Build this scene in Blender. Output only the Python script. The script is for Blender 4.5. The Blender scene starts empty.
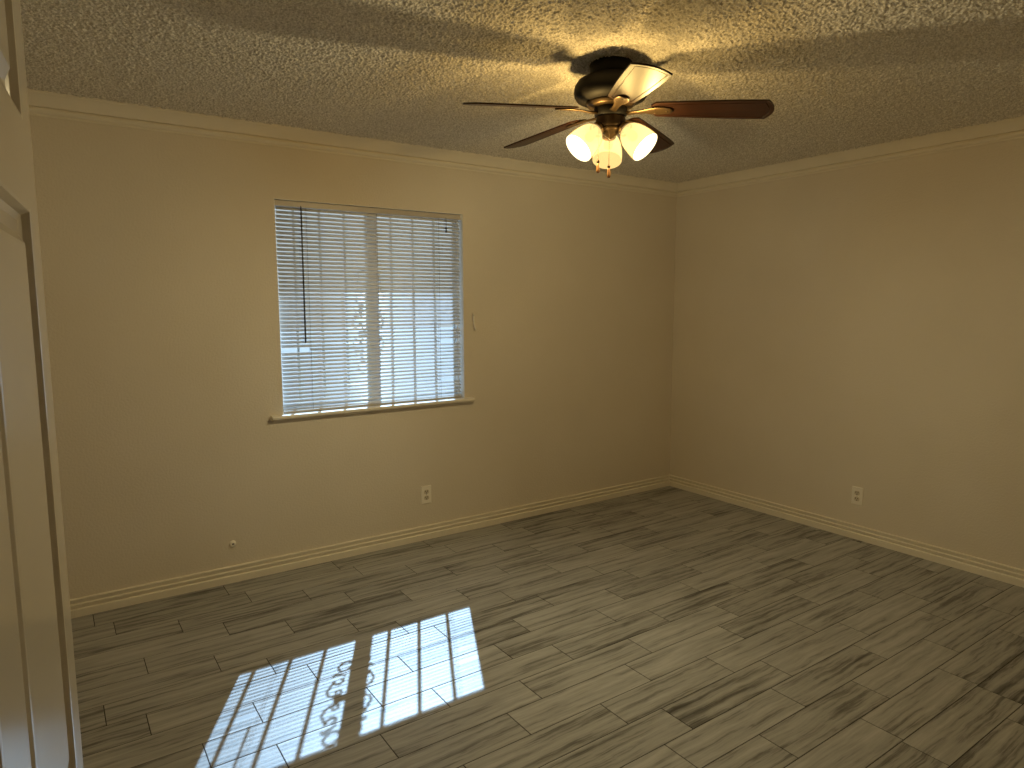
import bpy, bmesh, math, random
import numpy as np
from mathutils import Vector, Matrix

random.seed(7)
scene = bpy.context.scene
COL = scene.collection
R = math.radians

# ------------------------------------------------------------------ camera
H = 2.44
CAM = Vector((-4.2053, -3.7885, 1.5031))
F_PX, YAW, PITCH, ROLL = 675.13, 0.6033, -0.1172, -0.0028
fw = Vector((math.sin(YAW) * math.cos(PITCH), math.cos(YAW) * math.cos(PITCH), math.sin(PITCH)))
rt0 = Vector((math.cos(YAW), -math.sin(YAW), 0))
up0 = rt0.cross(fw)
rt = rt0 * math.cos(ROLL) + up0 * math.sin(ROLL)
up = up0 * math.cos(ROLL) - rt0 * math.sin(ROLL)
cam_data = bpy.data.cameras.new('camera')
cam_data.sensor_fit = 'HORIZONTAL'
cam_data.sensor_width = 36.0
cam_data.lens = F_PX * 36.0 / 1024.0
cam_data.clip_start = 0.01
cam = bpy.data.objects.new('camera', cam_data)
COL.objects.link(cam)
M3 = Matrix((rt, up, -fw)).transposed()
cam.matrix_world = Matrix.Translation(CAM) @ M3.to_4x4()
scene.camera = cam

# ------------------------------------------------------------------ light of the place
SUN_STRENGTH = 8.6
SUN_COLOR = (0.47, 0.71, 1.0)
SKY_STRENGTH = 0.72
SKY_COLOR = (0.80, 0.92, 1.0)
BULB_COLOR = (1.0, 0.85, 0.49)
BULB_POWER = 20.9
SHADE_COLOR = (1.0, 0.67, 0.27)
SHADE_RADIANCE = 0.7
GLASS_TINT = (0.78, 0.60, 0.33)   # the amber tint of the frosted glass
EXPOSURE = 0.0

w = bpy.data.worlds.new('sky')
scene.world = w
w.use_nodes = True
bg = w.node_tree.nodes['Background']
bg.inputs[0].default_value = SKY_COLOR + (1,)
bg.inputs[1].default_value = SKY_STRENGTH

sl = bpy.data.lights.new('sun', 'SUN')
sl.energy = SUN_STRENGTH
sl.color = SUN_COLOR
sl.angle = R(0.34)
sun = bpy.data.objects.new('sun', sl)
COL.objects.link(sun)
SUN_DIR = Vector((-0.54, -1.08, -1.0)).normalized()
sun.rotation_euler = SUN_DIR.to_track_quat('-Z', 'Y').to_euler()
sun.location = (2, 4, 5)

scene.view_settings.view_transform = 'Standard'
scene.view_settings.look = 'None'
scene.view_settings.gamma = 1.0
scene.view_settings.use_curve_mapping = False
scene.view_settings.exposure = EXPOSURE
scene.cycles.max_bounces = 10
scene.cycles.diffuse_bounces = 6
scene.cycles.transparent_max_bounces = 16
scene.cycles.caustics_reflective = False
scene.cycles.caustics_refractive = False

# ------------------------------------------------------------------ node helpers
def mat(name):
    m = bpy.data.materials.new(name)
    m.use_nodes = True
    nt = m.node_tree
    return m, nt, nt.nodes['Principled BSDF']

def setp(b, color=None, rough=None, metal=None, spec=None, coat=None):
    if color is not None: b.inputs['Base Color'].default_value = tuple(color) + (1,)
    if rough is not None: b.inputs['Roughness'].default_value = rough
    if metal is not None: b.inputs['Metallic'].default_value = metal
    if spec is not None: b.inputs['Specular IOR Level'].default_value = spec
    if coat is not None: b.inputs['Coat Weight'].default_value = coat

def N(nt, kind, **kw):
    n = nt.nodes.new(kind)
    for k, v in kw.items():
        if k in n.inputs: n.inputs[k].default_value = v
        else: setattr(n, k, v)
    return n

def ramp(nt, src, stops):
    n = nt.nodes.new('ShaderNodeValToRGB')
    el = n.color_ramp.elements
    while len(el) < len(stops): el.new(0.5)
    for e, (p, c) in zip(el, stops):
        e.position = p
        e.color = tuple(c) + (1,) if len(c) == 3 else c
    nt.links.new(src, n.inputs['Fac'])
    return n

def plain(name, color, rough=0.5, metal=0.0, spec=0.5, noise=0.0, scale=40.0, bump=0.0, coat=0.0):
    m, nt, b = mat(name)
    setp(b, color, rough, metal, spec, coat)
    tc = N(nt, 'ShaderNodeTexCoord')
    no = N(nt, 'ShaderNodeTexNoise', Scale=scale, Detail=4.0)
    nt.links.new(tc.outputs['Object'], no.inputs['Vector'])
    if noise > 0:
        rp = ramp(nt, no.outputs['Fac'], [(0.3, [c * (1 - noise) for c in color]), (0.7, [min(1, c * (1 + noise)) for c in color])])
        nt.links.new(rp.outputs['Color'], b.inputs['Base Color'])
    if bump > 0:
        bp = N(nt, 'ShaderNodeBump', Strength=bump, Distance=0.002)
        nt.links.new(no.outputs['Fac'], bp.inputs['Height'])
        nt.links.new(bp.outputs['Normal'], b.inputs['Normal'])
    return m

# ---- painted wall with an orange-peel texture
def wall_paint():
    m, nt, b = mat('cream_wall_paint')
    setp(b, (0.75, 0.68, 0.57), 0.55, 0, 0.3)
    tc = N(nt, 'ShaderNodeTexCoord')
    n1 = N(nt, 'ShaderNodeTexNoise', Scale=95.0, Detail=3.0, Roughness=0.5)
    n2 = N(nt, 'ShaderNodeTexNoise', Scale=2.2, Detail=2.0)
    nt.links.new(tc.outputs['Object'], n1.inputs['Vector'])
    nt.links.new(tc.outputs['Object'], n2.inputs['Vector'])
    rp = ramp(nt, n2.outputs['Fac'], [(0.3, (0.735, 0.665, 0.55)), (0.7, (0.765, 0.695, 0.585))])
    nt.links.new(rp.outputs['Color'], b.inputs['Base Color'])
    h = ramp(nt, n1.outputs['Fac'], [(0.38, (0, 0, 0)), (0.62, (1, 1, 1))])
    bp = N(nt, 'ShaderNodeBump', Strength=0.35, Distance=0.0016)
    nt.links.new(h.outputs['Color'], bp.inputs['Height'])
    nt.links.new(bp.outputs['Normal'], b.inputs['Normal'])
    return m

def popcorn():
    m, nt, b = mat('popcorn_ceiling')
    setp(b, (0.78, 0.74, 0.67), 0.95, 0, 0.1)
    tc = N(nt, 'ShaderNodeTexCoord')
    n = N(nt, 'ShaderNodeTexNoise', Scale=260.0, Detail=3.0, Roughness=0.6)
    nt.links.new(tc.outputs['Object'], n.inputs['Vector'])
    bp = N(nt, 'ShaderNodeBump', Strength=0.6, Distance=0.003)
    nt.links.new(n.outputs['Fac'], bp.inputs['Height'])
    nt.links.new(bp.outputs['Normal'], b.inputs['Normal'])
    n2 = N(nt, 'ShaderNodeTexNoise', Scale=150.0, Detail=2.0, Roughness=0.6)
    nt.links.new(tc.outputs['Object'], n2.inputs['Vector'])
    rp = ramp(nt, n2.outputs['Fac'], [(0.36, (0.52, 0.48, 0.42)), (0.62, (0.90, 0.86, 0.79))])  # random speckle: the grain's light and dark also put into the colour
    nt.links.new(rp.outputs['Color'], b.inputs['Base Color'])
    return m

# ---- wood-look plank tile; each tile has its own offset in its uv map
def plank_tile():
    m, nt, b = mat('wood_look_plank_tile')
    setp(b, (0.15, 0.13, 0.1), 0.42, 0, 0.45)
    uv = N(nt, 'ShaderNodeUVMap'); uv.uv_map = 'grain'
    at = N(nt, 'ShaderNodeAttribute'); at.attribute_name = 'tone'
    mp = N(nt, 'ShaderNodeMapping'); mp.inputs['Scale'].default_value = (1.7, 34.0, 1.0)
    nt.links.new(uv.outputs['UV'], mp.inputs['Vector'])
    warp = N(nt, 'ShaderNodeTexNoise', Scale=6.0, Detail=2.0)
    nt.links.new(uv.outputs['UV'], warp.inputs['Vector'])
    ad = N(nt, 'ShaderNodeVectorMath'); ad.operation = 'MULTIPLY_ADD'
    ad.inputs[1].default_value = (0.4, 0.9, 0)
    nt.links.new(warp.outputs['Color'], ad.inputs[0]); nt.links.new(mp.outputs['Vector'], ad.inputs[2])
    g1 = N(nt, 'ShaderNodeTexNoise', Scale=1.0, Detail=7.0, Roughness=0.66)
    nt.links.new(ad.outputs[0], g1.inputs['Vector'])
    mp2 = N(nt, 'ShaderNodeMapping'); mp2.inputs['Scale'].default_value = (3.0, 9.0, 1.0)
    nt.links.new(uv.outputs['UV'], mp2.inputs['Vector'])
    g2 = N(nt, 'ShaderNodeTexNoise', Scale=1.0, Detail=4.0, Roughness=0.6)
    nt.links.new(mp2.outputs['Vector'], g2.inputs['Vector'])
    mp3 = N(nt, 'ShaderNodeMapping'); mp3.inputs['Scale'].default_value = (16.0, 190.0, 1.0)
    nt.links.new(uv.outputs['UV'], mp3.inputs['Vector'])
    g3 = N(nt, 'ShaderNodeTexNoise', Scale=1.0, Detail=3.0, Roughness=0.6)
    nt.links.new(mp3.outputs['Vector'], g3.inputs['Vector'])
    # combine: streaks + broad patches + per tile tone + fine fibres
    a1 = N(nt, 'ShaderNodeMath'); a1.operation = 'MULTIPLY_ADD'; a1.inputs[1].default_value = 1.05
    nt.links.new(g1.outputs['Fac'], a1.inputs[0])
    a2 = N(nt, 'ShaderNodeMath'); a2.operation = 'MULTIPLY_ADD'; a2.inputs[1].default_value = 0.32; a2.inputs[2].default_value = -0.20
    nt.links.new(g2.outputs['Fac'], a2.inputs[0]); nt.links.new(a2.outputs[0], a1.inputs[2])
    a3 = N(nt, 'ShaderNodeMath'); a3.operation = 'MULTIPLY_ADD'; a3.inputs[1].default_value = 0.12
    nt.links.new(at.outputs['Fac'], a3.inputs[0]); nt.links.new(a1.outputs[0], a3.inputs[2])
    a4 = N(nt, 'ShaderNodeMath'); a4.operation = 'MULTIPLY_ADD'; a4.inputs[1].default_value = 0.14
    nt.links.new(g3.outputs['Fac'], a4.inputs[0]); nt.links.new(a3.outputs[0], a4.inputs[2])
    rp = ramp(nt, a4.outputs[0], [(0.38, (0.055, 0.052, 0.047)), (0.49, (0.158, 0.156, 0.146)), (0.58, (0.310, 0.309, 0.297)), (0.80, (0.450, 0.448, 0.436))])
    nt.links.new(rp.outputs['Color'], b.inputs['Base Color'])
    bp = N(nt, 'ShaderNodeBump', Strength=0.12, Distance=0.001)
    nt.links.new(g3.outputs['Fac'], bp.inputs['Height'])
    nt.links.new(bp.outputs['Normal'], b.inputs['Normal'])
    return m

def wood_blade():
    m, nt, b = mat('mahogany_blade')
    setp(b, (0.13, 0.04, 0.015), 0.40, 0, 0.38)
    tc = N(nt, 'ShaderNodeTexCoord')
    mp = N(nt, 'ShaderNodeMapping'); mp.inputs['Scale'].default_value = (3.0, 55.0, 20.0)
    nt.links.new(tc.outputs['Object'], mp.inputs['Vector'])
    n = N(nt, 'ShaderNodeTexNoise', Scale=1.0, Detail=5.0, Roughness=0.6)
    nt.links.new(mp.outputs['Vector'], n.inputs['Vector'])
    rp = ramp(nt, n.outputs['Fac'], [(0.3, (0.016, 0.0055, 0.0028)), (0.7, (0.042, 0.0145, 0.0062))])
    nt.links.new(rp.outputs['Color'], b.inputs['Base Color'])
    return m

def glow_shade(name, clear, emit, strength):
    # frosted glass of a lit lamp shade: glows, and lets a tinted part of the light straight through
    m, nt, b = mat(name)
    setp(b, (0.04, 0.036, 0.03), 0.6, 0, 0.05)
    b.inputs['Emission Color'].default_value = tuple(emit) + (1,)
    b.inputs['Emission Strength'].default_value = strength
    out = nt.nodes['Material Output']
    tr = N(nt, 'ShaderNodeBsdfTransparent'); tr.inputs[0].default_value = tuple(clear) + (1,)
    mx = N(nt, 'ShaderNodeMixShader'); mx.inputs[0].default_value = 0.62
    nt.links.new(b.outputs[0], mx.inputs[1]); nt.links.new(tr.outputs[0], mx.inputs[2])
    nt.links.new(mx.outputs[0], out.inputs['Surface'])
    return m

def bulb_mat():
    m, nt, b = mat('lit_bulb')
    setp(b, (0.0, 0.0, 0.0), 0.9, 0, 0.0)
    b.inputs['Emission Color'].default_value = BULB_COLOR + (1,)
    b.inputs['Emission Strength'].default_value = 1.7
    return m

def glass_pane():
    m, nt, b = mat('window_glass')
    nt.nodes.remove(b)
    out = nt.nodes['Material Output']
    tr = N(nt, 'ShaderNodeBsdfTransparent'); tr.inputs[0].default_value = (0.94, 0.96, 0.96, 1)
    gl = N(nt, 'ShaderNodeBsdfGlossy'); gl.inputs['Roughness'].default_value = 0.02
    lw = N(nt, 'ShaderNodeLayerWeight'); lw.inputs[0].default_value = 0.5
    pw = N(nt, 'ShaderNodeMath'); pw.operation = 'POWER'; pw.inputs[1].default_value = 5.0
    fr = N(nt, 'ShaderNodeMath'); fr.operation = 'MULTIPLY_ADD'; fr.inputs[1].default_value = 0.9; fr.inputs[2].default_value = 0.03
    nt.links.new(lw.outputs['Facing'], pw.inputs[0]); nt.links.new(pw.outputs[0], fr.inputs[0])
    mx = N(nt, 'ShaderNodeMixShader')
    nt.links.new(fr.outputs[0], mx.inputs[0]); nt.links.new(tr.outputs[0], mx.inputs[1]); nt.links.new(gl.outputs[0], mx.inputs[2])
    nt.links.new(mx.outputs[0], out.inputs['Surface'])
    return m

def slat_mat():
    m, nt, b = mat('white_blind_slat')
    out = nt.nodes['Material Output']
    setp(b, (0.89, 0.89, 0.90), 0.35, 0, 0.5)
    tl = N(nt, 'ShaderNodeBsdfTranslucent'); tl.inputs[0].default_value = (0.88, 0.89, 0.9, 1)
    mx = N(nt, 'ShaderNodeMixShader'); mx.inputs[0].default_value = 0.16
    nt.links.new(b.outputs[0], mx.inputs[1]); nt.links.new(tl.outputs[0], mx.inputs[2])
    nt.links.new(mx.outputs[0], out.inputs['Surface'])
    return m

M = dict(
    wall=wall_paint(), ceil=popcorn(), tile=plank_tile(), blade=wood_blade(), shade=glow_shade('lit_frosted_glass', GLASS_TINT, SHADE_COLOR, SHADE_RADIANCE), shade_in=glow_shade('lit_frosted_glass_inside', (0.8, 0.8, 0.8), (1.0, 0.88, 0.54), 4.6), bulb=bulb_mat(),
    glass=glass_pane(), slat=slat_mat(),
    grout=plain('dark_grout', (0.035, 0.031, 0.027), 0.85, 0, 0.2, 0.25, 60),
    trim=plain('cream_trim_paint', (0.83, 0.77, 0.65), 0.42, 0, 0.4, 0.02, 6),
    door=plain('gloss_door_paint', (0.70, 0.65, 0.57), 0.2, 0, 0.5, 0.02, 5, 0.04),
    bronze=plain('oil_rubbed_bronze', (0.05, 0.032, 0.018), 0.34, 0.75, 0.5, 0.25, 20),
    blackmetal=plain('dark_motor_enamel', (0.006, 0.0045, 0.0036), 0.62, 0.0, 0.25, 0.2, 20),
    antique=plain('antique_bronze', (0.11, 0.072, 0.038), 0.42, 0.8, 0.5, 0.2, 25),
    fob=plain('walnut_fob', (0.22, 0.11, 0.05), 0.4, 0, 0.5, 0.2, 60),
    frame=plain('white_window_metal', (0.86, 0.86, 0.84), 0.4, 0, 0.4, 0.02, 12),
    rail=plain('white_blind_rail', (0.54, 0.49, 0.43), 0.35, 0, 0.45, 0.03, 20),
    wand=plain('smoky_wand_plastic', (0.035, 0.033, 0.03), 0.25, 0, 0.5, 0.1, 20),
    cord=plain('grey_blind_cord', (0.26, 0.25, 0.24), 0.8, 0, 0.2, 0.1, 80),
    plate=plain('ivory_plastic', (0.93, 0.88, 0.78), 0.3, 0, 0.5, 0.02, 30),
    socket=plain('ivory_receptacle_plastic', (0.66, 0.59, 0.47), 0.35, 0, 0.5, 0.03, 30),
    slot=plain('dark_slot', (0.03, 0.022, 0.015), 0.7, 0, 0.2, 0.1, 30),
    steel=plain('dull_steel', (0.45, 0.43, 0.40), 0.35, 0.9, 0.5, 0.05, 30),
    iron=plain('pale_painted_iron', (0.82, 0.81, 0.79), 0.5, 0.0, 0.4, 0.05, 30),
    stucco=plain('pale_stucco', (0.62, 0.55, 0.45), 0.9, 0, 0.2, 0.06, 30, 0.4),
    concrete=plain('pale_concrete', (0.42, 0.40, 0.37), 0.85, 0, 0.2, 0.1, 3, 0.2),
    eave=plain('painted_eave_wood', (0.48, 0.43, 0.36), 0.7, 0, 0.3, 0.06, 8),
)

# ------------------------------------------------------------------ mesh helpers
def add_box(bm, x0, x1, y0, y1, z0, z1, mx=None):
    vs = [Vector((x, y, z)) for x in (x0, x1) for y in (y0, y1) for z in (z0, z1)]
    if mx is not None: vs = [mx @ v for v in vs]
    v = [bm.verts.new(p) for p in vs]
    for f in ((0, 1, 3, 2), (4, 6, 7, 5), (0, 4, 5, 1), (2, 3, 7, 6), (0, 2, 6, 4), (1, 5, 7, 3)):
        bm.faces.new([v[i] for i in f])

def add_lathe(bm, prof, seg=40, mx=None, smooth=True):
    rings = []
    for r, z in prof:
        if r < 1e-6:
            p = Vector((0, 0, z)); rings.append([bm.verts.new(mx @ p if mx else p)])
        else:
            ring = []
            for i in range(seg):
                a = 2 * math.pi * i / seg
                p = Vector((r * math.cos(a), r * math.sin(a), z))
                ring.append(bm.verts.new(mx @ p if mx else p))
            rings.append(ring)
    for a, b in zip(rings, rings[1:]):
        for i in range(seg):
            j = (i + 1) % seg
            if len(a) == 1 and len(b) == 1: continue
            if len(a) == 1: f = bm.faces.new((a[0], b[i], b[j]))
            elif len(b) == 1: f = bm.faces.new((a[i], b[0], a[j]))
            else: f = bm.faces.new((a[i], b[i], b[j], a[j]))
            f.smooth = smooth

def add_tube(bm, pts, r, seg=8, closed=False, caps=True):
    pts = [Vector(p) for p in pts]
    n = len(pts)
    rings = []
    prev = None
    for i, p in enumerate(pts):
        if closed: t = pts[(i + 1) % n] - pts[i - 1]
        else: t = pts[min(i + 1, n - 1)] - pts[max(i - 1, 0)]
        t.normalize()
        if prev is None:
            a = Vector((0, 0, 1)) if abs(t.z) < 0.9 else Vector((1, 0, 0))
            u = t.cross(a).normalized()
        else:
            u = (prev - t * prev.dot(t)).normalized()
        prev = u
        v = t.cross(u)
        rr = r[i] if isinstance(r, (list, tuple)) else r
        rings.append([bm.verts.new(p + (u * math.cos(2 * math.pi * k / seg) + v * math.sin(2 * math.pi * k / seg)) * rr) for k in range(seg)])
    for a, b in zip(rings, rings[1:] + ([rings[0]] if closed else [])):
        for k in range(seg):
            f = bm.faces.new((a[k], a[(k + 1) % seg], b[(k + 1) % seg], b[k])); f.smooth = True
    if caps and not closed:
        bm.faces.new(rings[0][::-1]); bm.faces.new(rings[-1])

def add_prism(bm, prof, fn, t0, t1):
    """profile = closed list of 2-D points; fn(u, v, t) -> point; t0/t1 may be functions of (u, v)"""
    g = lambda t, u, v: t(u, v) if callable(t) else t
    a = [bm.verts.new(fn(u, v, g(t0, u, v))) for u, v in prof]
    b = [bm.verts.new(fn(u, v, g(t1, u, v))) for u, v in prof]
    n = len(prof)
    for i in range(n):
        j = (i + 1) % n
        bm.faces.new((a[i], a[j], b[j], b[i]))
    bm.faces.new(a[::-1]); bm.faces.new(b)

def obj(name, bm, material, parent=None, bevel=0.0, loc=None, mx=None, smooth_angle=None):
    bmesh.ops.recalc_face_normals(bm, faces=bm.faces)
    me = bpy.data.meshes.new(name)
    bm.to_mesh(me); bm.free()
    mats = material if isinstance(material, (list, tuple)) else [material]
    for m in mats: me.materials.append(m)
    o = bpy.data.objects.new(name, me)
    COL.objects.link(o)
    if parent is not None: o.parent = parent
    if mx is not None: o.matrix_local = mx
    elif loc is not None: o.location = loc
    if bevel > 0:
        b = o.modifiers.new('bevel', 'BEVEL'); b.width = bevel; b.segments = 2; b.limit_method = 'ANGLE'; b.angle_limit = R(40)
    return o

def struct(name, bm, material, parent=None, **k):
    o = obj(name, bm, material, parent, **k)
    if parent is None: o['kind'] = 'structure'
    return o

def tag(o, label, cat, group=None):
    o['label'] = label; o['category'] = cat
    if group: o['group'] = group
    return o

def thing(name, label, cat, loc=(0, 0, 0), group=None, rot=None):
    o = bpy.data.objects.new(name, None)
    o.empty_display_size = 0.05
    COL.objects.link(o); o.location = loc
    if rot is not None: o.rotation_euler = rot
    return tag(o, label, cat, group)

NB = bmesh.new

# ------------------------------------------------------------------ room dimensions
XL, YB = -4.62, -3.58              # left wall, rear wall (the corner of the room is the origin)
WT = 0.115                         # wall thickness
OX0, OX1, OZ0, OZ1 = -3.146, -1.9715, 0.897, 2.074      # window opening
HYB = -4.95                        # far side of the hall behind the doorway
HX0, HX1 = -5.3, -2.0

# door leaf: hinge line on the rear wall, opened into the room
LEAF_W, LEAF_T, LEAF_H = 0.864, 0.035, 2.03
LEAF_AZ = R(5.3)
EDGE = Vector((-4.2035, CAM.y + 1.02, 0))                 # free edge of the visible face
LDIR = Vector((math.sin(LEAF_AZ), math.cos(LEAF_AZ), 0))
HINGE = EDGE - LDIR * LEAF_W
DX0, DX1, DZ = HINGE.x - 0.028, HINGE.x + 1.75, 2.05     # doorway
YB = round(HINGE.y + 0.002, 3)

# ------------------------------------------------------------------ floor: grout bed and individual tiles in one mesh
def build_floor():
    bm = NB()
    uvl = bm.loops.layers.uv.new('grain')
    tone = bm.verts.layers.float_color.new('tone')
    ROWP, PER, G, CH = 0.1523, 0.6, 0.0026, 0.0012
    offs = {1: -3.433, 2: -3.176, 3: -3.004, 4: -3.354, 5: -3.103, 6: -3.522, 7: -3.396, 8: -3.053, 9: -3.257,
            10: -3.048, 11: -3.332, 12: -2.896, 13: -2.572, 14: -2.403, 15: -2.551, 16: -1.638}
    rnd = random.Random(21)
    x_lo, x_hi, y_hi, y_lo = HX0, 0.0, 0.0, HYB
    k = -1
    while True:
        y1 = -0.02 - ROWP * k
        y0 = y1 - ROWP
        if y1 <= y_lo: break
        o = offs.get(k, rnd.uniform(-3.6, -3.0))
        n0 = math.floor((x_lo - o) / PER)
        x = o + n0 * PER
        while x < x_hi:
            a0, a1 = max(x + G / 2, x_lo), min(x + PER - G / 2, x_hi)
            b0, b1 = max(y0 + G / 2, y_lo), min(y1 - G / 2, y_hi)
            tv = rnd.random(); ou, ov = rnd.uniform(0, 40), rnd.uniform(0, 40)
            flip = rnd.choice((-1, 1))
            if a1 - a0 > 0.004 and b1 - b0 > 0.004:
                P = [(a0, b0, -CH), (a1, b0, -CH), (a1, b1, -CH), (a0, b1, -CH),
                     (a0 + CH, b0 + CH, 0), (a1 - CH, b0 + CH, 0), (a1 - CH, b1 - CH, 0), (a0 + CH, b1 - CH, 0)]
                v = [bm.verts.new(q) for q in P]
                for q in v: q[tone] = (tv, tv, tv, 1)
                for f in ((4, 5, 6, 7), (0, 1, 5, 4), (1, 2, 6, 5), (2, 3, 7, 6), (3, 0, 4, 7)):
                    fc = bm.faces.new([v[i] for i in f])
                    for lp in fc.loops:
                        c = lp.vert.co
                        lp[uvl].uv = ((c.x - x) * flip + ou, (c.y - y0) + ov)
            x += PER
        k += 1
    nt = len(bm.faces)
    add_box(bm, x_lo - 0.1, 0.1, y_lo - 0.1, WT, -0.15, -0.0011)
    bm.faces.ensure_lookup_table()
    for f in bm.faces[nt:]: f.material_index = 1
    return struct('floor', bm, [M['tile'], M['grout']])
build_floor()

# ------------------------------------------------------------------ ceiling
def build_ceiling():
    """slab with a sprayed popcorn underside (real relief) over the room"""
    x0, x1, y0, y1, st = XL, 0.0, YB, 0.0, 0.0030
    nx, ny = int((x1 - x0) / st) + 1, int((y1 - y0) / st) + 1
    g = np.random.default_rng(11)
    def blur(a, s):
        k = np.exp(-0.5 * (np.arange(-4, 5) / s) ** 2); k /= k.sum()
        for ax in (0, 1): a = np.apply_along_axis(lambda v: np.convolve(v, k, 'same'), ax, a)
        return (a - a.mean()) / a.std()
    h = 0.95 * blur(g.standard_normal((ny, nx)), 0.82) + 0.22 * blur(g.standard_normal((ny, nx)), 2.2)
    h = np.clip(h + 0.25, -0.6, 2.2)
    h = (h + 0.6) * POPCORN
    X, Y = np.meshgrid(np.linspace(x0, x1, nx), np.linspace(y0, y1, ny))
    co = np.stack([X, Y, H - h], -1).reshape(-1, 3)
    idx = np.arange(nx * ny).reshape(ny, nx)
    q = np.stack([idx[:-1, :-1], idx[1:, :-1], idx[1:, 1:], idx[:-1, 1:]], -1).reshape(-1, 4)
    b0 = len(co)
    X0, X1, Y0, Y1, Z0, Z1 = HX0 - 0.1, WT, HYB - 0.1, WT, H + 0.0005, H + 0.12
    box = np.array([(x, y, z) for x in (X0, X1) for y in (Y0, Y1) for z in (Z0, Z1)])
    bf = np.array(((0, 1, 3, 2), (4, 6, 7, 5), (0, 4, 5, 1), (2, 3, 7, 6), (0, 2, 6, 4), (1, 5, 7, 3))) + b0
    co = np.concatenate([co, box]); q = np.concatenate([q, bf]).astype(np.int32)
    me = bpy.data.meshes.new('ceiling')
    me.vertices.add(len(co)); me.vertices.foreach_set('co', co.astype(np.float32).ravel())
    me.loops.add(q.size); me.loops.foreach_set('vertex_index', q.ravel())
    me.polygons.add(len(q)); me.polygons.foreach_set('loop_start', np.arange(0, q.size, 4, dtype=np.int32))
    me.polygons.foreach_set('use_smooth', np.ones(len(q), bool))
    me.update(calc_edges=True); me.validate()
    me.materials.append(M['ceil'])
    o = bpy.data.objects.new('ceiling', me); COL.objects.link(o); o['kind'] = 'structure'
POPCORN = 0.0023
build_ceiling()

# ------------------------------------------------------------------ walls
def wall_hole(name, u0, u1, z1, hu0, hu1, hz0, hz1, fn, material):
    """wall slab of thickness WT with one rectangular hole, as a clean closed mesh"""
    bm = NB()
    us, zs = [u0, hu0, hu1, u1], sorted(set([0.0, hz0, hz1, z1]))
    hz = (hz0, hz1)
    V = {}
    def vert(u, z, d):
        key = (round(u, 5), round(z, 5), d)
        if key not in V: V[key] = bm.verts.new(fn(u, z, d * WT))
        return V[key]
    for d in (0, 1):
        for i in range(3):
            for j in range(len(zs) - 1):
                if i == 1 and zs[j] >= hz[0] - 1e-6 and zs[j + 1] <= hz[1] + 1e-6: continue
                bm.faces.new([vert(us[i], zs[j], d), vert(us[i + 1], zs[j], d), vert(us[i + 1], zs[j + 1], d), vert(us[i], zs[j + 1], d)])
    def strip(pa, pb):
        bm.faces.new([vert(*pa, 0), vert(*pb, 0), vert(*pb, 1), vert(*pa, 1)])
    for i in range(3):
        if not (i == 1 and hz0 <= 1e-6): strip((us[i], 0.0), (us[i + 1], 0.0))
        strip((us[i], z1), (us[i + 1], z1))
    for j in range(len(zs) - 1):
        strip((u0, zs[j]), (u0, zs[j + 1])); strip((u1, zs[j]), (u1, zs[j + 1]))
        if zs[j] >= hz0 - 1e-6 and zs[j + 1] <= hz1 + 1e-6:
            strip((hu0, zs[j]), (hu0, zs[j + 1])); strip((hu1, zs[j]), (hu1, zs[j + 1]))
    strip((hu0, hz1), (hu1, hz1))
    if hz0 > 1e-6: strip((hu0, hz0), (hu1, hz0))
    return struct(name, bm, material)

wall_hole('wall_front', XL, 0.0, H, OX0, OX1, OZ0, OZ1, lambda u, z, d: Vector((u, d, z)), M['wall'])
bm = NB(); add_box(bm, 0, WT, YB - WT, WT, 0, H); struct('wall_right', bm, M['wall'])
bm = NB(); add_box(bm, XL - WT, XL, YB - WT, WT, 0, H); struct('wall_left', bm, M['wall'])
wall_hole('wall_back', XL, 0.0, H, DX0, DX1, 0.0, DZ, lambda u, z, d: Vector((u, YB - d, z)), M['wall'])
# hall behind the doorway
bm = NB(); add_box(bm, HX0 - 0.1, HX0, HYB, YB - WT, 0, H); struct('wall_hall_left', bm, M['wall'])
bm = NB(); add_box(bm, HX1, HX1 + 0.1, HYB, YB - WT, 0, H); struct('wall_hall_right', bm, M['wall'])
bm = NB(); add_box(bm, HX0 - 0.1, HX1 + 0.1, HYB - 0.1, HYB, 0, H); struct('wall_hall_back', bm, M['wall'])
bm = NB(); add_box(bm, HX0 - 0.1, XL - WT, YB - WT, YB, 0, H); struct('wall_hall_front', bm, M['wall'])

# ------------------------------------------------------------------ baseboards and crown (profile: u = out from the wall, v = height)
BASE = [(0, 0), (0.0175, 0), (0.0175, 0.0360), (0.0155, 0.0392), (0.0075, 0.0412), (0.0155, 0.0600), (0.0140, 0.0640), (0.0060, 0.0658),
        (0.0135, 0.0860), (0.0120, 0.0898), (0.0050, 0.0917), (0, 0.0917)]
CR = [(0, 0), (0, -0.0935), (0.0080, -0.0935), (0.0080, -0.0860), (0.0160, -0.0835), (0.0230, -0.0785), (0.0275, -0.0715), (0.0265, -0.0668),
      (0.0150, -0.0645), (0.0150, -0.0582), (0.0320, -0.0575), (0.0365, -0.0500), (0.0450, -0.0380), (0.0550, -0.0265), (0.0660, -0.0165),
      (0.0755, -0.0105), (0.0770, -0.0070), (0.0850, -0.0060), (0.0850, 0)]
def run(name, prof, side, z0, t0, t1):
    bm = NB()
    if side == 'front': fn = lambda u, v, t: Vector((t, -u, z0 + v))
    elif side == 'right': fn = lambda u, v, t: Vector((-u, t, z0 + v))
    elif side == 'left': fn = lambda u, v, t: Vector((XL + u, t, z0 + v))
    else: fn = lambda u, v, t: Vector((t, YB + u, z0 + v))
    add_prism(bm, prof, fn, t0, t1)
    return struct(name, bm, M['trim'])
mit_r = lambda u, v: -u
mit_l = lambda u, v: XL + u
mit_f = lambda u, v: -u
mit_b = lambda u, v: YB + u
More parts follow.
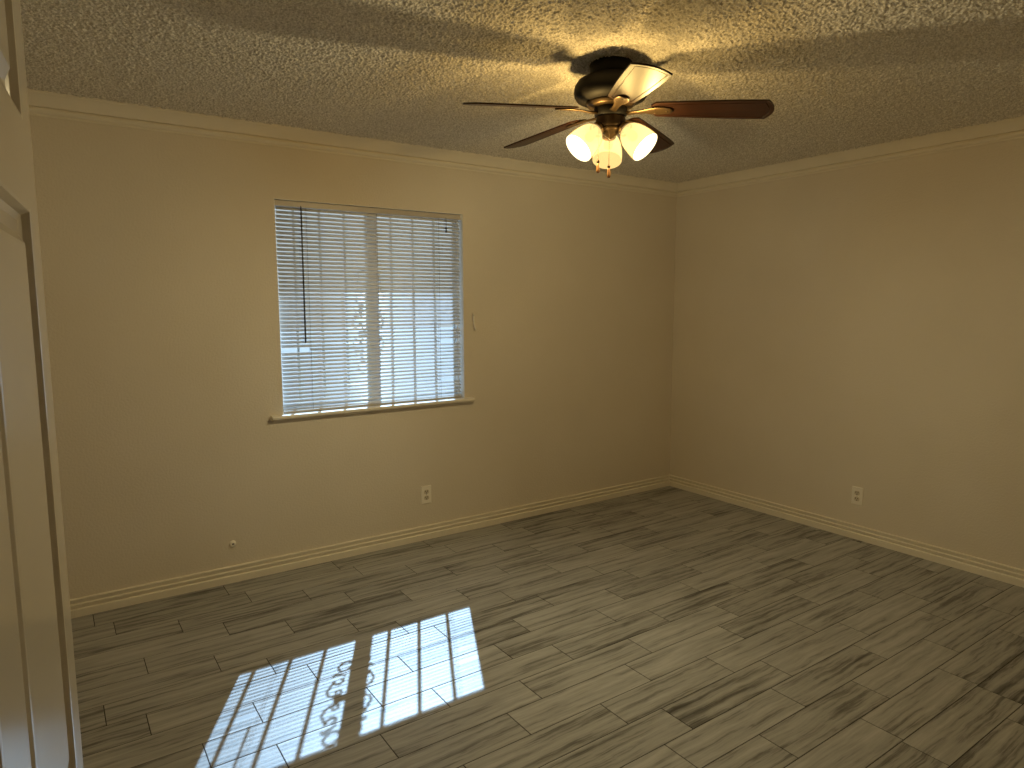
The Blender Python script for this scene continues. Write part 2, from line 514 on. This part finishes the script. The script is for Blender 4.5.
run('baseboard_front', BASE, 'front', 0, mit_l, mit_r)
run('baseboard_right', BASE, 'right', 0, mit_f, mit_b)
run('baseboard_left', BASE, 'left', 0, mit_f, mit_b)
run('baseboard_back', BASE, 'back', 0, DX1 + 0.062, mit_r)
run('trim_1', CR, 'front', H, mit_l, mit_r)
run('trim_2', CR, 'right', H, mit_f, mit_b)
run('trim_3', CR, 'left', H, mit_f, mit_b)
run('trim_4', CR, 'back', H, mit_l, mit_r)
# door casing on the room side of the doorway
bm = NB()
add_box(bm, DX1 + 0.004, DX1 + 0.06, YB, YB + 0.016, 0, DZ + 0.06)
add_box(bm, DX0 - 0.06, DX0 - 0.004, YB, YB + 0.016, 0, DZ + 0.06)
add_box(bm, DX0 - 0.004, DX1 + 0.004, YB, YB + 0.016, DZ + 0.004, DZ + 0.06)
struct('trim_5', bm, M['trim'], bevel=0.004)

# ------------------------------------------------------------------ window: frame, sliding sashes, panes, stool
def rect_frame(bm, x0, x1, z0, z1, y0, y1, w):
    add_box(bm, x0, x0 + w, y0, y1, z0, z1); add_box(bm, x1 - w, x1, y0, y1, z0, z1)
    add_box(bm, x0 + w, x1 - w, y0, y1, z0, z0 + w); add_box(bm, x0 + w, x1 - w, y0, y1, z1 - w, z1)
bm = NB(); rect_frame(bm, OX0 + .0005, OX1 - .0005, OZ0 + .0005, OZ1 - .0005, 0.070, 0.113, 0.012)
win = struct('window_1', bm, M['frame'])
XM = (OX0 + OX1) / 2
for x0, x1, y0 in ((OX0 + 0.0125, XM + 0.033, 0.074), (XM - 0.033, OX1 - 0.0125, 0.093)):
    bm = NB()
    z0, z1 = OZ0 + 0.0125, OZ1 - 0.0125
    wl = 0.010 if x0 < XM - 0.1 else 0.064
    wr = 0.064 if x0 < XM - 0.1 else 0.010
    add_box(bm, x0, x0 + wl, y0, y0 + 0.017, z0, z1); add_box(bm, x1 - wr, x1, y0, y0 + 0.017, z0, z1)
    add_box(bm, x0 + wl, x1 - wr, y0, y0 + 0.017, z0, z0 + 0.022); add_box(bm, x0 + wl, x1 - wr, y0, y0 + 0.017, z1 - 0.022, z1)
    s = struct('sash', bm, M['frame'], win)
    bm = NB(); add_box(bm, x0 + wl - 0.004, x1 - wr + 0.004, y0 + 0.007, y0 + 0.010, z0 + 0.018, z1 - 0.018)
    struct('pane', bm, M['glass'], s)
# white liner added over the reveal to make the jambs brighter
bm = NB()
add_box(bm, OX0 + .0002, OX0 + .003, 0.001, 0.0699, OZ0, OZ1 - .0032); add_box(bm, OX1 - .003, OX1 - .0002, 0.001, 0.0699, OZ0, OZ1 - .0032)
add_box(bm, OX0 + .0002, OX1 - .0002, 0.001, 0.0699, OZ1 - .003, OZ1 - .0002)
struct('trim_8', bm, M['frame'])
# stool (inside sill)
bm = NB()
SP = [(0.0, 0.8745), (-0.034, 0.8745), (-0.040, 0.879), (-0.041, 0.888), (-0.037, 0.8955), (-0.030, 0.897), (0.0, 0.897)]
add_prism(bm, SP, lambda u, v, t: Vector((t, u - 0.0005, v)), -3.214, -1.917)
struct('trim_6', bm, M['trim'])

# ------------------------------------------------------------------ venetian blind
SX0, SX1, SY = -3.133, -1.985, 0.030
blind = thing('window_blind', 'white mini venetian blind with narrow tilted slats and broken slat ends in the window', 'blind', (XM, SY, OZ0))
BL = lambda x, y, z: Vector((x - XM, y - SY, z - OZ0))
bm = NB()
add_box(bm, SX0 - 0.006 - XM, SX1 + 0.006 - XM, -0.0130, 0.0125, 1.143, 1.1705)
add_box(bm, SX0 - 0.006 - XM, SX1 + 0.006 - XM, -0.0150, -0.0130, 1.1675, 1.1715)
add_box(bm, SX0 - 0.006 - XM, SX1 + 0.006 - XM, -0.0150, -0.0130, 1.1420, 1.1455)
obj('headrail', bm, M['rail'], blind)
for x0, x1 in ((OX0 + 0.001, SX0 - 0.0065), (SX1 + 0.0065, OX1 - 0.001)):
    bm = NB(); add_box(bm, x0 - XM, x1 - XM, -0.017, 0.014, 1.140, 1.1765); obj('end_bracket', bm, M['frame'], blind, bevel=0.001)
# slats: thin curved strips, one mesh
bm = NB()
PITCH, NS, W_S = 0.0222, 51, 0.0250
z_top = 2.0290
rnd = random.Random(5)
broken = {}
for zc, side in ((1.245, 'l'), (1.369, 'r'), (1.278, 'r'), (1.023, 'r')):
    broken[round((z_top - zc) / PITCH)] = side
for i in range(NS):
    zc = z_top - i * PITCH
    f = i / (NS - 1)
    th = R(47.0 - 18.0 * f + rnd.uniform(-0.5, 0.5))
    x0, x1 = SX0 + rnd.uniform(-.0015, .0015), SX1 + rnd.uniform(-.0015, .0015)
    if broken.get(i) == 'l': x0 = -2.971
    if broken.get(i) == 'r': x1 = -2.138
    d = Vector((0, math.cos(th), math.sin(th))); n = Vector((0, -math.sin(th), math.cos(th)))
    prof = []
    for k in range(7):
        s = -1 + 2 * k / 6
        prof.append(d * (s * W_S / 2) + n * (0.0016 * (1 - s * s)))
    for xa, xb in ((x0, x1),):
        sag = rnd.uniform(-0.0006, 0.0006)
        top = [[bm.verts.new(Vector((x - XM, 0, zc - OZ0 + (sag if j == 1 else 0))) + p + n * 0.0002) for p in prof] for j, x in enumerate((xa, (xa + xb) / 2, xb))]
        bot = [[bm.verts.new(Vector((x - XM, 0, zc - OZ0 + (sag if j == 1 else 0))) + p - n * 0.0002) for p in prof] for j, x in enumerate((xa, (xa + xb) / 2, xb))]
        for j in range(2):
            for k in range(6):
                for S in (top, bot):
                    fc = bm.faces.new((S[j][k], S[j][k + 1], S[j + 1][k + 1], S[j + 1][k])); fc.smooth = True
            for k in (0, 6): bm.faces.new((top[j][k], top[j + 1][k], bot[j + 1][k], bot[j][k]))
        for j in (0, 2):
            for k in range(6): bm.faces.new((top[j][k], top[j][k + 1], bot[j][k + 1], bot[j][k]))
obj('slat_panel', bm, M['slat'], blind)
bm = NB(); add_box(bm, SX0 - XM, SX1 - XM, -0.0125, 0.0125, 0.0008, 0.0120); obj('bottom_rail', bm, M['rail'], blind, bevel=0.002)
for x in (-2.969, -2.550, -2.136):
    bm = NB()
    for yy in (-0.0118, 0.0118):
        add_tube(bm, [BL(x, SY + yy, 0.912), BL(x, SY + yy, 1.5), BL(x, SY + yy, 2.042)], 0.0008, 6)
    for i in range(NS):      # rungs under each slat
        zc = z_top - i * PITCH - 0.001
        th = R(47.0 - 18.0 * i / (NS - 1))
        a = Vector((x - XM, -0.0118, zc - OZ0 - math.tan(th) * 0.0118)); b = Vector((x - XM, 0.0118, zc - OZ0 + math.tan(th) * 0.0118))
        add_tube(bm, [a, b], 0.0006, 4)
    obj('ladder_cord', bm, M['cord'], blind)
bm = NB()
add_tube(bm, [BL(-2.999, 0.011, 2.046), BL(-2.999, 0.009, 2.030), BL(-3.001, 0.007, 1.70), BL(-3.002, 0.007, 1.292)], [0.002, 0.0042, 0.0042, 0.0048], 6)
obj('tilt_wand', bm, M['wand'], blind)
bm = NB()
add_tube(bm, [BL(-2.088, 0.012, 2.045), BL(-2.088, 0.009, 2.03), BL(-2.0885, 0.008, 1.985)], 0.0016, 6)
lc = obj('lift_cord', bm, M['wand'], blind)
bm = NB()
add_lathe(bm, [(0, 0), (0.003, 0), (0.0065, -0.006), (0.0035, -0.012), (0.0055, -0.022), (0.0065, -0.030), (0, -0.031)], 12, Matrix.Translation(BL(-2.0885, 0.008, 1.985)))
obj('cord_tassel', bm, M['wand'], lc)

# ------------------------------------------------------------------ window guard outside
GY = 0.20
guard = thing('window_guard', 'iron bar window guard with scrolls, outside behind the blind', 'window guard', (-2.532, GY, 0.80))
CX = -2.532
for k in range(-5, 6):
    x = 0.1515 * k
    bm = NB(); add_box(bm, x - 0.0065, x + 0.0065, -0.0065, 0.0065, 0.0, 1.42); obj('bar', bm, M['iron'], guard, bevel=0.001)
for z in (0.03, 1.36):
    bm = NB(); add_box(bm, -0.80, 0.80, -0.010, 0.010, z, z + 0.025); obj('cross_rail', bm, M['iron'], guard, bevel=0.001)
for x in (-0.79, 0.79):
    for z in (0.042, 1.372):
        bm = NB(); add_box(bm, x - 0.012, x + 0.012, -(GY - WT) + 0.0005, 0.0, z - 0.012, z + 0.012); obj('standoff', bm, M['iron'], guard)
ZC = 1.487 - 0.80
def spiral(cx, cz, r0, r1, a0, a1, n=22):
    return [Vector((cx + (r0 + (r1 - r0) * i / n) * math.cos(a0 + (a1 - a0) * i / n), 0, cz + (r0 + (r1 - r0) * i / n) * math.sin(a0 + (a1 - a0) * i / n))) for i in range(n + 1)]
def mir(pts, sx, sz): return [Vector((sx * p.x, p.y, ZC + sz * p.z)) for p in pts]
for sx in (-1, 1):
    for sz in (-1, 1):
        # C scroll with curled ends, bulging away from the centre bar
        c = spiral(0.050, 0.112, 0.006, 0.026, R(-300), R(20), 20)
        c += [Vector((0.088, 0, 0.088)), Vector((0.098, 0, 0.066)), Vector((0.092, 0, 0.044)), Vector((0.072, 0, 0.026))]
        c += spiral(0.052, 0.042, 0.022, 0.006, R(-60), R(-380), 20)[2:]
        bm = NB(); add_tube(bm, mir(c, sx, sz), 0.0052, 6); obj('scroll', bm, M['iron'], guard)
        # S hook towards the ring
        h = [Vector((0.030, 0, 0.135)), Vector((0.052, 0, 0.150)), Vector((0.078, 0, 0.160)), Vector((0.086, 0, 0.148))]
        bm = NB(); add_tube(bm, mir(h, sx, sz), 0.005, 6); obj('hook', bm, M['iron'], guard)
        # ring at the end of the panel
        rg = [Vector((0.040 + 0.030 * math.cos(2 * math.pi * i / 20), 0, 0.198 + 0.030 * math.sin(2 * math.pi * i / 20))) for i in range(20)]
        bm = NB(); add_tube(bm, mir(rg, sx, sz), 0.005, 6, closed=True); obj('ring', bm, M['iron'], guard)
bm = NB(); add_box(bm, -0.060, 0.060, -0.009, 0.009, ZC - 0.014, ZC + 0.014); obj('collar', bm, M['iron'], guard, bevel=0.002)

# ------------------------------------------------------------------ outside: eave, ground, yard wall
bm = NB()
add_prism(bm, [(WT, 2.40), (0.575, 2.17), (0.575, 2.105), (0.612, 2.105), (0.612, 2.30), (WT, 2.56)], lambda u, v, t: Vector((t, u, v)), -6.5, 2.0)
struct('trim_7', bm, M['eave'])
bm = NB(); add_box(bm, -30, 30, WT, 40, -0.30, -0.15); struct('ground', bm, M['concrete'])

# ------------------------------------------------------------------ door leaf (six panel)
door_mx = Matrix(((LDIR.y, -LDIR.x, 0, 0), (-LDIR.x, -LDIR.y, 0, 0), (0, 0, 1, 0), (0, 0, 0, 1)))
# leaf frame: a = along the leaf from the hinge, face normal b points to the visible side
def build_door():
    bm = NB()
    nrm = Vector((LDIR.y, -LDIR.x, 0))
    P = lambda a, b, z: LDIR * a + nrm * b + Vector((0, 0, z))
    ST, MU = 0.072, 0.098
    pw = (LEAF_W - 2 * ST - MU) / 2
    cols = [(ST, ST + pw), (ST + pw + MU, LEAF_W - ST)]
    rows = [(0.22, 0.74), (0.93, 1.612), (1.708, 1.925)]
    A = [0] + [v for c in cols for v in c] + [LEAF_W]
    Z = [0.012] + [v for r in rows for v in r] + [LEAF_H]
    for b, sgn in ((0.0, 1), (-LEAF_T, -1)):
        for i in range(len(A) - 1):
            for j in range(len(Z) - 1):
                quad = [(A[i], Z[j]), (A[i + 1], Z[j]), (A[i + 1], Z[j + 1]), (A[i], Z[j + 1])]
                if i % 2 == 1 and j % 2 == 1:
                    # sticking, recess, raised field
                    steps = [(0.0, 0.0), (0.004, -0.0006), (0.009, -0.0080), (0.016, -0.0110), (0.030, -0.0110), (0.042, -0.0030), (0.046, -0.0025)]
                    prev = None
                    for ins, dep in steps:
                        ring = [bm.verts.new(P(a, b + sgn * dep, z)) for a, z in
                                ((A[i] + ins, Z[j] + ins), (A[i + 1] - ins, Z[j] + ins), (A[i + 1] - ins, Z[j + 1] - ins), (A[i] + ins, Z[j + 1] - ins))]
                        if prev:
                            for q in range(4): bm.faces.new((prev[q], prev[(q + 1) % 4], ring[(q + 1) % 4], ring[q]))
                        prev = ring
                    bm.faces.new(prev)
                else:
                    bm.faces.new([bm.verts.new(P(a, b, z)) for a, z in quad])
    for a in (0, LEAF_W):
        bm.faces.new([bm.verts.new(P(a, b, z)) for b, z in ((0, Z[0]), (-LEAF_T, Z[0]), (-LEAF_T, Z[-1]), (0, Z[-1]))])
    for z in (Z[0], Z[-1]):
        bm.faces.new([bm.verts.new(P(a, b, z)) for a, b in ((0, 0), (LEAF_W, 0), (LEAF_W, -LEAF_T), (0, -LEAF_T))])
    bmesh.ops.remove_doubles(bm, verts=bm.verts, dist=0.00005)
    d = struct('door_1', bm, M['door'], loc=HINGE)
    kb = NB()
    for b, sgn in ((0.0, 1), (-LEAF_T, -1)):
        o = P(LEAF_W - 0.06, b, 0.86)
        m = Matrix.Translation(o) @ (nrm * sgn).to_track_quat('Z', 'Y').to_matrix().to_4x4()
        add_lathe(kb, [(0, 0.0), (0.030, 0.0), (0.030, 0.004), (0.012, 0.008), (0.011, 0.022), (0.020, 0.030), (0.026, 0.042), (0.020, 0.053), (0, 0.056)], 24, m)
    obj('door_knob', kb, M['steel'], d)
    return d
build_door()

# ------------------------------------------------------------------ ceiling fan
FX, FY = -2.312, -1.731
fan = thing('ceiling_fan', 'dark bronze five-blade ceiling fan with three lit frosted glass shades under the popcorn ceiling', 'ceiling fan', (FX, FY, H))
zz = lambda z: z - H
bm = NB()
add_lathe(bm, [(0, 0), (0.080, 0), (0.083, -0.006), (0.083, -0.030), (0.076, -0.048), (0.066, -0.058), (0, -0.058)], 48)
obj('canopy', bm, M['blackmetal'], fan)
bm = NB()
add_lathe(bm, [(0, -0.050), (0.070, -0.050), (0.104, -0.056), (0.130, -0.070), (0.142, -0.088), (0.145, -0.108), (0.143, -0.124), (0.134, -0.138), (0.112, -0.148), (0.094, -0.150), (0, -0.150)], 56)
obj('motor_housing', bm, M['blackmetal'], fan)
bm = NB()
add_lathe(bm, [(0, -0.149), (0.093, -0.149), (0.096, -0.153), (0.092, -0.157), (0.090, -0.164), (0.084, -0.168), (0.070, -0.170), (0, -0.170)], 48)
obj('motor_ring', bm, M['antique'], fan)
bm = NB()
add_lathe(bm, [(0, -0.169), (0.062, -0.169), (0.065, -0.174), (0.063, -0.200), (0.055, -0.206), (0, -0.206)], 40)
obj('flywheel', bm, M['blackmetal'], fan)
bm = NB()
add_lathe(bm, [(0, -0.205), (0.056, -0.205), (0.058, -0.210), (0.058, -0.240), (0.055, -0.246), (0.048, -0.249), (0, -0.249)], 40)
obj('switch_housing', bm, M['bronze'], fan)
bm = NB()
add_lathe(bm, [(0, -0.248), (0.050, -0.248), (0.052, -0.254), (0.046, -0.262), (0.030, -0.268), (0.022, -0.276), (0.012, -0.281), (0.007, -0.286), (0.0, -0.289)], 32)
obj('light_kit', bm, M['antique'], fan)

BLADE_Z = 2.267 - H
def blade_outline():
    pts = []
    # lower side from root to tip, then back
    side = [(0.158, 0.030), (0.176, 0.051), (0.24, 0.0560), (0.34, 0.0615), (0.44, 0.0660), (0.52, 0.0680), (0.583, 0.0675)]
    tip = [(0.597, 0.046), (0.607, 0.023), (0.610, 0.0)]
    pts = [(x, -y) for x, y in side] + [(x, -y) for x, y in tip] + [(x, y) for x, y in tip[-2::-1]] + [(x, y) for x, y in side[::-1]]
    return pts
def make_blade(rot):
    pts = blade_outline()
    bm = NB()
    t = 0.003
    top = [bm.verts.new((x, y, t)) for x, y in pts]
    bot = [bm.verts.new((x, y, -t)) for x, y in pts]
    n = len(pts)
    for i in range(n):
        bm.faces.new((top[i], top[(i + 1) % n], bot[(i + 1) % n], bot[i]))
    ft = bm.faces.new(top)
    fb = bm.faces.new(bot[::-1])
    bmesh.ops.recalc_face_normals(bm, faces=bm.faces)
    for f in (fb, ft):
        bmesh.ops.inset_region(bm, faces=[f], thickness=0.014, depth=0.0)
        bmesh.ops.inset_region(bm, faces=[f], thickness=0.0010, depth=-0.0022)
        bmesh.ops.inset_region(bm, faces=[f], thickness=0.0028, depth=0.0)
        bmesh.ops.inset_region(bm, faces=[f], thickness=0.0010, depth=0.0022)
    return obj('blade', bm, M['blade'], fan, mx=rot)
def add_loft(bm, secs, seg=14):
    rings = []
    for x, zc, hw, hh in secs:
        rings.append([bm.verts.new((x, hw * math.cos(2 * math.pi * k / seg), zc + hh * math.sin(2 * math.pi * k / seg))) for k in range(seg)])
    for a, b in zip(rings, rings[1:]):
        for k in range(seg):
            f = bm.faces.new((a[k], a[(k + 1) % seg], b[(k + 1) % seg], b[k])); f.smooth = True
    bm.faces.new(rings[0][::-1]); bm.faces.new(rings[-1])
for i in range(5):
    az = R(311.8 - 72 * i)
    base = Matrix.Translation((0, 0, BLADE_Z)) @ Matrix.Rotation(az, 4, 'Z')
    rot = base @ Matrix.Rotation(R(4.05), 4, 'Y') @ Matrix.Rotation(R(-13.0), 4, 'X')
    make_blade(rot)
    bm = NB()
    add_loft(bm, [(0.056, -0.016, 0.016, 0.006), (0.080, -0.015, 0.013, 0.0055), (0.110, -0.012, 0.012, 0.0045), (0.135, -0.0085, 0.016, 0.0042), (0.158, -0.0082, 0.024, 0.0042),
                  (0.180, -0.0072, 0.028, 0.0042), (0.205, -0.0070, 0.027, 0.0040), (0.228, -0.0070, 0.021, 0.0038), (0.240, -0.0068, 0.010, 0.0030)])
    iron = obj('blade_iron', bm, M['antique'], fan, mx=rot)
    for x, y in ((0.172, 0.014), (0.172, -0.014), (0.218, 0.0)):
        bm = NB()
        add_lathe(bm, [(0, -0.0125), (0.003, -0.0123), (0.0048, -0.0110), (0.0048, -0.0085)], 12, Matrix.Translation((x, y, 0)))
        obj('screw', bm, M['bronze'], iron)

SHADE_PROF = [(0.0215, 0.000), (0.0235, 0.004), (0.0330, 0.014), (0.0435, 0.028), (0.0515, 0.046), (0.0570, 0.068), (0.0605, 0.090), (0.0622, 0.110), (0.0618, 0.122), (0.0606, 0.124)]
SHADE_IN = [(0.0590, 0.122), (0.0594, 0.110), (0.0577, 0.090), (0.0542, 0.068), (0.0487, 0.046), (0.0407, 0.028), (0.0302, 0.015), (0.0205, 0.006)]
for az, share in ((52, 0.80), (172, 1.25), (292, 0.90)):       # the three bulbs are not equally bright
    a = R(az)
    radial = Vector((math.cos(a), math.sin(a), 0))
    tilt = R(43)           # below the horizontal
    ax = (radial * math.cos(tilt) + Vector((0, 0, -math.sin(tilt)))).normalized()
    mouth = radial * 0.147 + Vector((0, 0, zz(2.104)))
    neck = mouth - ax * 0.122
    q = ax.to_track_quat('Z', 'Y').to_matrix().to_4x4()
    bm = NB()
    s = neck - ax * 0.006
    add_tube(bm, [radial * 0.030 + Vector((0, 0, -0.240)), radial * 0.042 + Vector((0, 0, -0.236)), s - ax * 0.022 + Vector((0, 0, 0.006)), s - ax * 0.012, s], [0.009, 0.009, 0.010, 0.011, 0.012], 14)
    arm = obj('lamp_arm', bm, M['bronze'], fan)
    bm = NB()
    add_lathe(bm, [(0, -0.016), (0.014, -0.016), (0.021, -0.010), (0.0255, -0.004), (0.0265, 0.004), (0.0255, 0.010), (0.0285, 0.012), (0.0285, 0.018), (0.0262, 0.019), (0.0240, 0.0045), (0, 0.0035)], 32, Matrix.Translation(neck) @ q)
    obj('lamp_socket', bm, M['antique'], fan)
    bm = NB()
    add_lathe(bm, SHADE_PROF + SHADE_IN, 44, Matrix.Translation(neck) @ q)
    bm.faces.ensure_lookup_table()
    for f in bm.faces[44 * (len(SHADE_PROF) - 1):]: f.material_index = 1
    sh = obj('lamp_shade', bm, [M['shade'], M['shade_in']], fan)
    bm = NB()
    add_lathe(bm, [(0, 0.006), (0.011, 0.008), (0.011, 0.022), (0.015, 0.034), (0.0185, 0.046), (0.0190, 0.054), (0.0165, 0.063), (0.010, 0.069), (0, 0.071)], 16, Matrix.Translation(neck) @ q)
    obj('light_bulb', bm, M['bulb'], sh)
    ld = bpy.data.lights.new('lamp_light', 'POINT')
    ld.energy = BULB_POWER * share; ld.color = BULB_COLOR; ld.shadow_soft_size = 0.018
    lo = bpy.data.objects.new('lamp_light', ld); COL.objects.link(lo)
    lo.parent = sh; lo.location = neck + ax * 0.092

# pull chains
view = Vector((CAM.x - FX, CAM.y - FY, 0)).normalized()
side = Vector((-view.y, view.x, 0))
for sd, fr, z0, z1 in ((0.046, 0.046, 2.178, 2.062), (0.004, 0.058, 2.168, 2.040)):
    p = view * fr + side * -sd
    bm = NB()
    top = Vector((p.x, p.y, zz(z0)))
    n = 34
    pts = [Vector((p.x, p.y, zz(z0 + (z1 - z0) * k / n))) for k in range(n + 1)]
    start = view * 0.040 + side * -sd * 0.85
    add_tube(bm, [Vector((start.x, start.y, zz(z0) + 0.006)), Vector((p.x, p.y, zz(z0) + 0.004))] + pts, [0.0012, 0.0012] + [0.0014 if k % 2 else 0.0009 for k in range(n + 1)], 6)
    ch = obj('pull_chain', bm, M['antique'], fan)
    bm = NB()
    add_lathe(bm, [(0, 0.002), (0.0045, 0.001), (0.0062, -0.004), (0.0045, -0.009), (0, -0.010)], 12, Matrix.Translation((p.x, p.y, zz(z1))))
    obj('chain_bell', bm, M['bronze'], ch)
    bm = NB()
    add_lathe(bm, [(0, -0.009), (0.0035, -0.0095), (0.0052, -0.016), (0.0068, -0.034), (0.0066, -0.044), (0.0035, -0.047), (0, -0.0475)], 14, Matrix.Translation((p.x, p.y, zz(z1))))
    obj('chain_fob', bm, M['fob'], ch)

# ------------------------------------------------------------------ outlets
def outlet(label, loc, rotz):
    t = thing('wall_outlet', label, 'outlet', loc, 'wall outlets above the baseboards', (0, 0, rotz))
    # local: x across, -y out of the wall, z up
    bm = NB()
    prof = [(-0.0355, 0.0), (-0.0352, -0.0042), (-0.0325, -0.0060), (0.0325, -0.0060), (0.0352, -0.0042), (0.0355, 0.0)]
    a = [bm.verts.new((x, y, -0.058 if y > -0.005 else -0.0555)) for x, y in prof]
    b = [bm.verts.new((x, y, 0.058 if y > -0.005 else 0.0555)) for x, y in prof]
    for i in range(6):
        j = (i + 1) % 6
        bm.faces.new((a[i], a[j], b[j], b[i]))
    bm.faces.new(a[::-1]); bm.faces.new(b)
    obj('cover_plate', bm, M['plate'], t)
    for z in (0.0195, -0.0195):
        bm = NB()
        pts = [(0.0172 * math.cos(2 * math.pi * k / 24), max(-0.0135, min(0.0135, 0.0172 * math.sin(2 * math.pi * k / 24)))) for k in range(24)]
        add_prism(bm, pts, lambda u, v, tt: Vector((u, tt, z + v)), -0.0045, -0.0082)
        rc = obj('receptacle', bm, M['socket'], t)
        bm = NB()
        add_box(bm, -0.0082, -0.0050, -0.0086, -0.0070, z - 0.001, z + 0.0090)
        add_box(bm, 0.0050, 0.0082, -0.0086, -0.0070, z - 0.000, z + 0.0080)
        add_lathe(bm, [(0, 0.0016), (0.0033, 0.0016), (0.0033, 0), (0, 0)], 12, Matrix.Translation((0, -0.0070, z - 0.0075)) @ Matrix.Rotation(R(90), 4, 'X'))
        obj('slot', bm, M['slot'], rc)
    bm = NB()
    add_lathe(bm, [(0, 0.0016), (0.0024, 0.0014), (0.0034, 0.0)], 12, Matrix.Translation((0, -0.0060, 0)) @ Matrix.Rotation(R(90), 4, 'X'))
    obj('screw', bm, M['steel'], t)
    return t
outlet('ivory duplex outlet on the window wall, below the right end of the window sill', (-2.267, 0, 0.294), 0)
outlet('ivory duplex outlet on the right wall, above its baseboard', (0, -1.578, 0.281), R(-90))

# ------------------------------------------------------------------ cord cleat beside the window
cl = thing('cord_cleat', 'small cream plastic cord cleat on the wall to the right of the window', 'cleat', (-1.905, 0, 1.393))
bm = NB(); add_box(bm, -0.005, 0.005, -0.018, 0.0, -0.016, 0.016); obj('post', bm, M['trim'], cl, bevel=0.002)
bm = NB()
add_tube(bm, [(-0.009, -0.024, 0.056), (-0.006, -0.019, 0.036), (-0.002, -0.016, 0.010), (0.002, -0.016, -0.010), (0.006, -0.019, -0.036), (0.009, -0.024, -0.056)], [0.0045, 0.0060, 0.0068, 0.0068, 0.0060, 0.0045], 10)
obj('horn', bm, M['trim'], cl)
bm = NB(); add_lathe(bm, [(0, 0.0025), (0.0035, 0.0022), (0.0045, 0.0)], 12, Matrix.Translation((-0.0065, -0.0235, 0.043)) @ Matrix.Rotation(R(90), 4, 'X')); obj('screw', bm, M['slot'], cl)

# ------------------------------------------------------------------ cable stub low on the window wall
cj = thing('cable_bushing', 'small round plastic cable bushing low on the window wall near the door', 'cable bushing', (-3.446, 0, 0.214))
bm = NB()
add_lathe(bm, [(0, 0.004), (0.0048, 0.004), (0.0055, 0.014), (0.0105, 0.013), (0.0165, 0.008), (0.0185, 0.0)], 28, Matrix.Rotation(R(90), 4, 'X'))
obj('collar', bm, M['plate'], cj)
bm = NB()
add_lathe(bm, [(0, 0.0125), (0.0040, 0.0125), (0.0044, 0.0030)], 16, Matrix.Rotation(R(90), 4, 'X'))
obj('hole', bm, M['slot'], cj)
